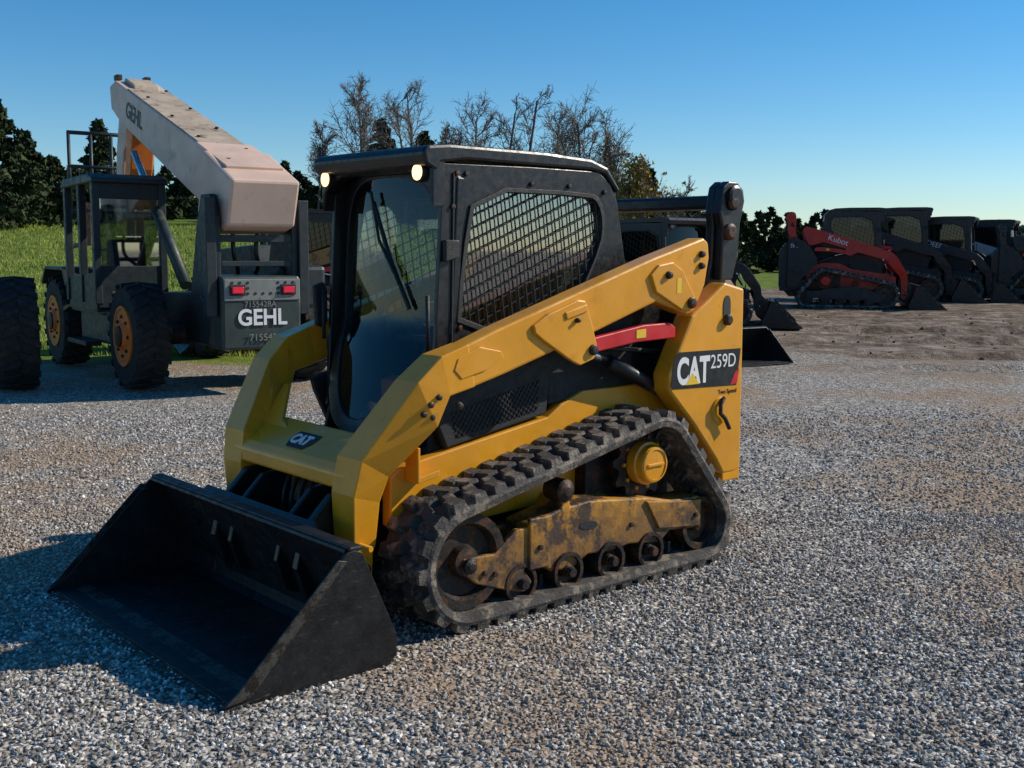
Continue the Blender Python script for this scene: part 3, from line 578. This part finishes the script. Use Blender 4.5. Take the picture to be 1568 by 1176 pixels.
def bare_tree(name,x,y,h,seed,leafy=0,width=.26,mat=None):
    rng=np.random.default_rng(seed); segs=[]
    def nrm_(v): return v/(np.linalg.norm(v)+1e-9)
    def limb(p,d,l,r,n,up,wob,kids,f0,depth):
        for i in range(n):
            d=nrm_(d+rng.normal(0,wob,3)+np.array([0,0,up])); q=p+d*l/n; r1=r*(1-.75/n); segs.append((p,q,r,r1)); p=q; r=r1
            if depth<3 and (i+1)/n>f0:
                for _ in range(kids):
                    t=rng.uniform(0,6.28); side=np.array([math.cos(t),math.sin(t),0])
                    if depth>0: side=rng.normal(0,.6,3)
                    nd=nrm_(d+side*rng.uniform(.7,1.15)+np.array([0,0,.05])); fr=(i+1)/n
                    if depth==0: limb(p,nd,h*width*(1.45-1.0*fr)*rng.uniform(.7,1.2),max(r*.42,.03),6,.07,.13,2,.12,1)
                    elif depth==1: limb(p,nd,l*rng.uniform(.26,.45),max(r*.6,.018),3,.03,.18,2,.3,2)
                    else: limb(p,nd,l*rng.uniform(.4,.7),.012,2,.02,.2,0,1,3)
    if seed%3==0:
        d0=nrm_(np.array([.14,0,1.])); segs.append((np.array([0,0,-.2]),np.array([0,0,h*.18]),h*.016,h*.015))
        limb(np.array([0,0,h*.18]),d0,h*.8,h*.013,11,.04,.05,1,.2,0); limb(np.array([0,0,h*.18]),nrm_(np.array([-.17,.05,1.])),h*.72,h*.012,11,.04,.06,1,.2,0)
    else: limb(np.array([0,0,-.2]),np.array([0,0,1.]),h*.95,h*.014,15,.04,.05,2,.35,0)
    A=np.array([s[1] for s in segs]); k=h/A[:,2].max(); segs=[(a*k,b_*k,r0,max(r1,.011)) for a,b_,r0,r1 in segs]
    V,F=tubes(segs); mi=[0]*len(F)
    if leafy:
        T=np.array([s[1] for s in segs if s[2]<.03]); T=T[rng.integers(0,len(T),leafy)]+rng.uniform(-.25,.25,(leafy,3)); LV=leaves(T,.13,rng); b0=len(V)
        V=list(V)+list(LV); F=F+[(b0+3*i,b0+3*i+1,b0+3*i+2) for i in range(leafy)]; mi+=[1]*leafy
    return tri_mesh(V,F,name,[BARK,mat or YLEAF],mi=mi,loc=(x,y,G(x,y)))
def px(u,D): return (u-784)/1711*D
def topz(v,D): return 1.66+(381-v)/1711*D
def treeline(name,items,mat,seed,leaf=.25,n=1400):
    rng=np.random.default_rng(seed); P=[]
    for (x,y,h,r) in items:
        C=conifer_pts(h,r,rng,n,.02,rng.uniform(.7,1.1)); C[:,0]+=x; C[:,1]+=y; C[:,2]+=G(x,y); P.append(C)
    C=np.concatenate(P); V=leaves(C,leaf,rng); F=np.arange(len(V)).reshape(-1,3); return tri_mesh(V,F,name,[mat])
for i,(u,vt,D,r) in enumerate([(8,165,52,2.6),(48,212,55,2.6),(-40,190,50,3),(88,248,58,2.2),(160,195,60,1.6),(132,268,56,2.0),(585,190,62,2.2),(650,208,66,2.2),(990,262,64,1.6)]):
    x=px(u,D); conifer('conifer_tree',x,D,topz(vt,D)-G(x,D),r,30+i,shape=.8)
rng=np.random.default_rng(5); it=[]
for u in range(-80,780,20):
    D=rng.uniform(60,72); x=px(u,D); v=np.interp(u,[-80,0,100,250,320,440,520,800],[240,250,275,262,262,262,285,295])+rng.uniform(-12,18); it.append((x,D,topz(v,D)-G(x,D),rng.uniform(1.6,2.6)))
for u in range(780,1290,14):
    D=rng.uniform(66,84); x=px(u,D); v=np.interp(u,[780,1000,1130,1180,1250,1290],[290,300,334,322,326,350])+rng.uniform(-10,16); it.append((x,D,topz(v,D)-G(x,D),rng.uniform(1.1,1.9)))
treeline('conifer_treeline',it,CONI,11,.27,1100)
it=[]
for u in range(1180,1800,10):
    D=rng.uniform(150,190); x=px(u,D); v=np.interp(u,[1180,1400,1500,1560,1800],[352,348,336,340,333])+rng.uniform(-3,5); it.append((x,D,topz(v,D)-G(x,D),rng.uniform(3,5)))
for u in range(1240,1800,16):
    D=rng.uniform(80,95); x=px(u,D); v=np.interp(u,[1180,1400,1500,1800],[362,360,365,355])+rng.uniform(-4,5); it.append((x,D,topz(v,D)-G(x,D),rng.uniform(2,3)))
treeline('distant_treeline',it,HAZE,12,.6,700)
for i,(u,vt,D,lf,w_) in enumerate([(490,188,60,0,.30),(556,120,58,0,.34),(622,122,60,0,.28),(690,190,62,60,.30),(722,142,60,0,.34),(790,134,62,0,.24),(845,162,63,0,.28),(880,135,60,0,.36),(915,162,61,0,.3),(950,205,60,300,.3),(965,236,58,1500,.36),(1025,268,62,60,.34),(425,262,58,0,.3)]):
    x=px(u,D); bare_tree('bare_tree',x,D,topz(vt,D)-G(x,D),100+i,lf,w_)
rng=np.random.default_rng(3); n=50000
yy=17+rng.random(n)**1.5*38; xx=-yy*.62+rng.random(n)*(yy*.62+1.0); k=(xx+rng.normal(0,.5,n)<-1.0); xx,yy=xx[k],yy[k]; n=len(xx)
z=g(xx,yy); s=rng.uniform(.03,.09,n)*(1+.02*(yy-17)); a=rng.uniform(0,6.28,n); dx=np.cos(a)*s*.18; dy=np.sin(a)*s*.18; lx=rng.normal(0,.35,n)*s; ly=rng.normal(0,.35,n)*s
V=np.stack([np.c_[xx-dx,yy-dy,z-.01],np.c_[xx+dx,yy+dy,z-.01],np.c_[xx+lx,yy+ly,z+s]],1).reshape(-1,3)
tri_mesh(V,np.arange(3*n).reshape(-1,3),'grass',[GBL])

# ------------------------------------------------------------------ telehandler
def lugtire(par,name,c,r,w,rim,s):
    pr=[(r*.52,-w/2+.02),(r*.62,-w/2),(r*.88,-w/2),(r*.95,-w*.38),(r*.95,w*.38),(r*.88,w/2),(r*.62,w/2),(r*.52,w/2-.02)]
    lathe(par,name+'_tire',pr,c,TIRE,40)
    bm=bmesh.new(); n=20
    for i in range(n*2):
        sd=1 if i%2 else -1; t0=math.pi*i/n
        pts=[]
        for (yy_,dt) in ((0.0,.0),(w*.52,.16)):
            for q in (-.055,.055): pts.append((yy_*sd,t0+dt+q))
        pts=[pts[0],pts[1],pts[3],pts[2]]; vs=[]
        for rr_ in (r*.93,r):
            for y_,t in pts: vs.append(bm.verts.new((c[0]+rr_*math.cos(t)*(1 if abs(y_)<w*.4 else .97),c[1]+y_,c[2]+rr_*math.sin(t)*(1 if abs(y_)<w*.4 else .97))))
        bm.faces.new(vs[:4]);bm.faces.new(vs[4:])
        for j in range(4): bm.faces.new((vs[j],vs[(j+1)%4],vs[4+(j+1)%4],vs[4+j]))
    addobj(par,name+'_lugs',frombm(bm),TIRE)
    lathe(par,name+'_rim',[(r*.56,w*.30*s),(r*.56,w*.53*s),(r*.51,w*.53*s),(r*.49,w*.505*s),(r*.25,w*.505*s),(r*.22,w*.60*s),(r*.05,w*.62*s)],c,rim,32)
    lathe(par,name+'_hub_cap',[(r*.20,w*.60*s),(r*.19,w*.66*s),(r*.06,w*.68*s)],c,STEEL,20)
    for k in range(8):
        t=2*math.pi*k/8; lathe(par,name+'_rim_bolt_%d'%k,[(.022,0),(.022,.02*s),(.01,.022*s)],(c[0]+r*.36*math.cos(t),c[1]+w*.505*s,c[2]+r*.36*math.sin(t)),STEEL,6)
T=empty('telehandler',(-3.52,13.6,0),125)
for x in (0,3.3):
    for s in (1,-1): lugtire(T,'wheel_%d_%d'%(x,s),(x,1.02*s,.63),.63,.38,ORG,s)
prism(T,'chassis',[(-.9,.55),(-1.0,.9),(-.6,1.15),(3.6,1.0),(3.9,.8),(3.8,.55)],-.5,.5,GRNG,.03)
tube(T,'rear_axle',(0,-1,.63),(0,1,.63),.12,STEEL); tube(T,'front_axle',(3.3,-1,.63),(3.3,1,.63),.12,STEEL)
prism(T,'counterweight',[(-1.22,.52),(-1.24,1.05),(-1.20,1.34),(-.75,1.36),(-.75,.52)],-.47,.47,GRNL,.03)
box(T,'rear_grille_panel',-1.255,-1.235,-.45,.45,1.07,1.31,LGREY,.008)
for i in range(9):
    for j in range(3):
        if not (abs(i-4)<2 and j<2): lathe(T,'vent_hole_%d_%d'%(i,j),[(.017,0),(.017,-.004)],(-1.256,-.36+.09*i,1.27-.06*j),BLKT,8,axis='X')
for s in (1,-1):
    box(T,'tail_light_frame_%d'%s,-1.275,-1.25,s*.30-.09,s*.30+.09,1.13,1.25,BLKT,.006); box(T,'tail_light_%d'%s,-1.29,-1.27,s*.30-.065,s*.30+.065,1.155,1.225,TAIL,.006)
text(T,'rear_text','GEHL',.25,(-1.245,.30,.80),(0,-1,0),(0,0,1),WHITE,.006,.003,.95)
text(T,'rear_number','715542BA',.09,(-1.245,.22,1.0),(0,-1,0),(0,0,1),LGREY,0,.003); text(T,'rear_number_low','715542',.11,(-1.245,.17,.62),(0,-1,0),(0,0,1),LGREY,0,.003)
for s in (1,-1):
    prism(T,'boom_upright_%d'%s,[(-1.1,1.3),(-1.12,2.0),(-1.0,2.25),(-.72,2.25),(-.55,1.9),(-.3,1.1),(-.8,1.1)],.42*s,.50*s,GRNG,.015)
    tube(T,'upright_pin_%d'%s,(-.9,.50*s,2.1),(-.9,.54*s,2.1),.07,STEEL)
    box(T,'upright_post_%d'%s,-1.16,-1.04,s*.55-.06,s*.55+.06,.9,2.2,GRNG,.01)
box(T,'upright_back_bar',-1.10,-1.05,-.42,.42,1.72,1.80,GRNG); box(T,'upright_back_bar_low',-1.10,-1.05,-.42,.42,1.45,1.51,GRNG)
box(T,'engine_block',-.9,1.8,-.95,-.35,.95,1.45,GRNG,.05); prism(T,'engine_hood',[(.0,1.4),(.1,1.7),(1.7,1.62),(1.8,1.4)],-.98,-.42,GRNG,.05)
pipe(T,'hose_loop',[(-.9,.2,1.9),(-1.0,.25,1.6),(-.8,.1,1.4),(-.5,0,1.3)],.025,HOSE,bez=True); pipe(T,'hose_loop_b',[(-.9,-.1,1.9),(-1.02,0,1.65),(-.85,-.15,1.4),(-.5,-.1,1.25)],.025,HOSE,bez=True)
BA=19.0
def bo(x,d):
    a=math.radians(BA); return (-1.28+x*math.cos(a)-d*math.sin(a), 2.12+x*math.sin(a)+d*math.cos(a))
prism(T,'boom',[bo(0,.28),bo(.55,.34),bo(4.8,.30),bo(5.05,.16),bo(4.9,-.12),bo(4.4,-.20),bo(1.2,-.30),bo(.5,-.34),bo(.0,-.26)],-.30,.30,CREAM,.02)
prism(T,'boom_top_skin',[bo(.9,.338),bo(.9,.350),bo(4.25,.318),bo(4.25,.306)],-.285,.285,BOOMT,.003)
prism(T,'boom_side_flange',[bo(.3,.36),bo(1.3,.36),bo(1.3,.30),bo(.3,.30)],-.34,.34,CREAM,.01)
prism(T,'boom_rear_housing',[bo(-.05,.30),bo(.9,.37),bo(.9,-.37),bo(.25,-.42),bo(-.05,-.22)],-.40,.40,CREAM,.03)
prism(T,'boom_top_plate',[bo(4.3,.30),bo(4.35,.36),bo(4.75,.36),bo(4.8,.30)],-.18,.18,BOOMT,.02)
for s in (1,-1): box(T,'boom_end_clip_%d'%s,bo(4.9,0)[0]-.08,bo(4.9,0)[0]+.08,s*.2-.04,s*.2+.04,bo(4.9,.3)[1],bo(4.9,.38)[1],STEEL,.01)
hx,hz=bo(4.6,.28); kx,kz=bo(5.05,.16)
prism(T,'boom_head',[(hx,hz),(kx,kz),(kx+.12,kz-.3),(kx+.35,kz-.9),(kx+.45,2.3),(kx+.2,2.25),(kx+.0,kz-.9),(hx-.2,hz-.5)],-.14,.14,CREAM,.02)
prism(T,'inner_boom',[(3.2,3.35),(3.3,2.8),(3.5,2.3),(3.3,2.25),(3.05,2.75),(2.9,3.25)],-.16,.16,ORG,.02)
aa=math.radians(BA)
text(T,'boom_text','GEHL',.30,(bo(4.2,-.05)[0],.303,bo(4.2,-.05)[1]),(-math.cos(aa),0,-math.sin(aa)),(-math.sin(aa),0,math.cos(aa)),GRNG,.006,.003)
for k in range(8): lathe(T,'boom_bolt_%d'%k,[(.025,0),(.025,.02)],(bo(.6+.5*k,.34)[0],.2*(-1)**k,bo(.6+.5*k,.345)[1]),STEEL,8,axis='Z')
tube(T,'boom_lift_cylinder',(.2,.38,1.2),(1.5,.38,2.35),.07,GRNL); tube(T,'boom_lift_rod',(1.4,.38,2.27),(2.1,.38,2.9),.045,CHROME)
for y in (-.62,-.3,0,.3,.62): tube(T,'carriage_bar_%.1f'%y,(4.55,y,2.2),(4.55,y,3.35),.026,GRNG)
tube(T,'carriage_top',(4.55,-.64,3.35),(4.55,.64,3.35),.03,GRNG); tube(T,'carriage_mid',(4.55,-.64,2.85),(4.55,.64,2.85),.03,GRNG); tube(T,'carriage_low',(4.55,-.64,2.2),(4.55,.64,2.2),.05,GRNG)
for s in (1,-1): prism(T,'fork_%d'%s,[(4.5,2.3),(4.58,2.3),(4.62,1.75),(5.8,1.65),(5.8,1.62),(4.52,1.68)],.35*s,.45*s,STEEL,.01)
c0,c1x,y0,y1=1.2,2.55,.33,1.15
for (x,y) in ((c0,y0),(c0,y1),(c1x,y0),(c1x,y1),(1.85,y1)): box(T,'cab_post_%.1f_%.1f'%(x,y),x-.05,x+.05,y-.045,y+.045,.95,2.45,GRNG,.01)
prism(T,'cab_roof',[(c0-.1,2.44),(c0-.1,2.50),(c0+.1,2.56),(c1x,2.54),(c1x+.12,2.46),(c1x+.12,2.42)],y0-.06,y1+.06,GRNG,.02)
box(T,'cab_rear_lower',c0-.03,c0+.03,y0,y1,.9,1.42,GRNG,.01); box(T,'cab_rear_header',c0-.03,c0+.03,y0,y1,2.25,2.45,GRNG,.01)
prism(T,'cab_rear_glass',[(y0+.05,1.42),(y1-.05,1.42),(y1-.05,2.25),(y0+.05,2.25)],c0-.01,c0+.01,GLASSD,0,f=lambda a,b,c:(c,a,b))
prism(T,'cab_door_lower',[(c0,.85),(c1x,.85),(c1x,1.25),(c0,1.35)],y1-.02,y1+.02,GRNG,.01)
prism(T,'cab_inner_wall',[(c0,.85),(c1x,.85),(c1x,1.4),(c0,1.4)],y0-.02,y0+.02,GRNG,.01)
box(T,'cab_floor',c0,c1x,y0,y1,.82,.88,GRNG); prism(T,'cab_seat',[(1.3,.9),(1.3,1.75),(1.42,1.75),(1.48,1.25),(1.9,1.22),(1.9,.9)],.5,.98,SEATM,.05)
tube(T,'steering_column',(2.35,.74,.9),(2.15,.74,1.45),.03,BLKT); pipe(T,'steering_wheel',[(2.15+.06*math.cos(t),.74+.19*math.sin(t),1.47+.16*math.cos(t)) for t in np.linspace(0,6.283,20)],.015,BLKT,True)
prism(T,'fender_front',[(2.6,1.15),(2.8,1.38),(3.8,1.38),(4.05,1.15),(4.0,1.12),(3.78,1.34),(2.82,1.34),(2.64,1.12)],.7,1.2,GRNG,.005)
box(T,'fuel_tank',.9,2.3,.5,1.1,.45,.85,GRNG,.04); box(T,'side_step',1.3,2.2,1.1,1.3,.42,.48,STEEL,.01)
W=empty('tractor_wheel',(-5.75,12.9,0),118); lugtire(W,'wheel',(0,0,.66),.66,.42,ORG,1); tube(W,'axle_stub',(0,0,.66),(0,.5,.66),.1,STEEL)

# ------------------------------------------------------------------ parked machines
LOD=True
DBLK=M('dark_machine_paint',(.012,.013,.015),.5,0,.3,5,dirt=(.025,.022,.02),damt=.4)
GYEL=M('dull_yellow_paint',(.20,.11,.02),.5,0,.2,5,dirt=(.05,.04,.03),damt=.46)
SILV=M('white_machine_paint',(.4,.4,.4),.45,0,.1)
def park(name,u,D,yaw,sc,**kw):
    x=px(u,D); return loader(name,(x,D,G(x,D)-.01),yaw,scale=sc,lamps=False,**kw)
KB=park('track_loader',1292,27.5,-13,1.13,arm=KRED,tower=DBLK,under=DBLK,body=KRED)
text(KB,'arm_text','Kubota',.17,(-.45,-.722,1.45),(.955,0,-.297),(.297,0,.955),WHITE,.0,.001)
text(KB,'tower_text','SVL',.12,(-1.2,-.722,1.28),(1,0,0),(0,0,1),WHITE,.0,.001,.8)
park('track_loader',1368,31.5,-20,1.2,arm=DBLK,under=DBLK)
D2=park('track_loader',1440,31.5,-28,1.1,arm=DBLK,tower=DBLK,under=DBLK)
text(D2,'arm_text','DEERE',.17,(-.35,-.722,1.43),(.955,0,-.297),(.297,0,.955),WHITE,.0,.001)
park('skid_steer_loader',1505,34,-32,1.1,arm=SILV,tower=DBLK,under=DBLK)
park('skid_steer_loader',1600,31,-20,1.05,arm=DBLK,under=DBLK)
park('skid_steer_loader',1070,22.5,-12,1.0,arm=DBLK,under=DBLK,tower=DBLK)
park('skid_steer_loader',1005,17.5,-55,1.0,arm=GYEL,under=DBLK,tower=DBLK)
park('skid_steer_loader',470,18.5,200,1.05,arm=GYEL,under=DBLK,tower=DBLK)

# ------------------------------------------------------------------ light, sky, camera
w=bpy.data.worlds.new('World'); SC.world=w; w.use_nodes=True; nt=w.node_tree; bg=nt.nodes['Background']
sky=nt.nodes.new('ShaderNodeTexSky'); sky.sky_type='NISHITA'; sky.sun_disc=False
el=33; az=Vector((.961,.276,0)).normalized()
sky.sun_elevation=rad(el); sky.sun_rotation=math.atan2(az.x,az.y); sky.air_density=1.0; sky.dust_density=.05; sky.ozone_density=3.5; sky.altitude=300
hs=nt.nodes.new('ShaderNodeHueSaturation'); hs.inputs['Hue'].default_value=.493; hs.inputs['Saturation'].default_value=1.35; hs.inputs['Value'].default_value=1
tn=mixc(nt,1.0,hs.outputs[0],(.86,.94,1.04),'MULTIPLY')
nt.links.new(sky.outputs[0],hs.inputs['Color']); nt.links.new(tn,bg.inputs[0]); bg.inputs[1].default_value=.115
sd=bpy.data.lights.new('sun','SUN'); sd.energy=5.0; sd.angle=rad(.5); sd.color=(1,.92,.79); so=bpy.data.objects.new('sun',sd); COL.objects.link(so)
dv=Vector((az.x*math.cos(rad(el)),az.y*math.cos(rad(el)),math.sin(rad(el)))); so.rotation_euler=dv.to_track_quat('Z','Y').to_euler()
cam=bpy.data.cameras.new('camera'); co=bpy.data.objects.new('camera',cam); COL.objects.link(co); SC.camera=co
cam.sensor_width=36; cam.lens=36*1710.9/1568; cam.clip_end=4000; cam.clip_start=.05
pitch=math.atan((588-381.44)/1710.9)
co.matrix_world=Matrix.Translation((0,0,1.6603)) @ Matrix.Rotation(math.pi/2-pitch,4,'X') @ Matrix.Rotation(rad(.349),4,'Z')
SC.view_settings.view_transform='Standard'; SC.view_settings.look='None'; SC.view_settings.exposure=0
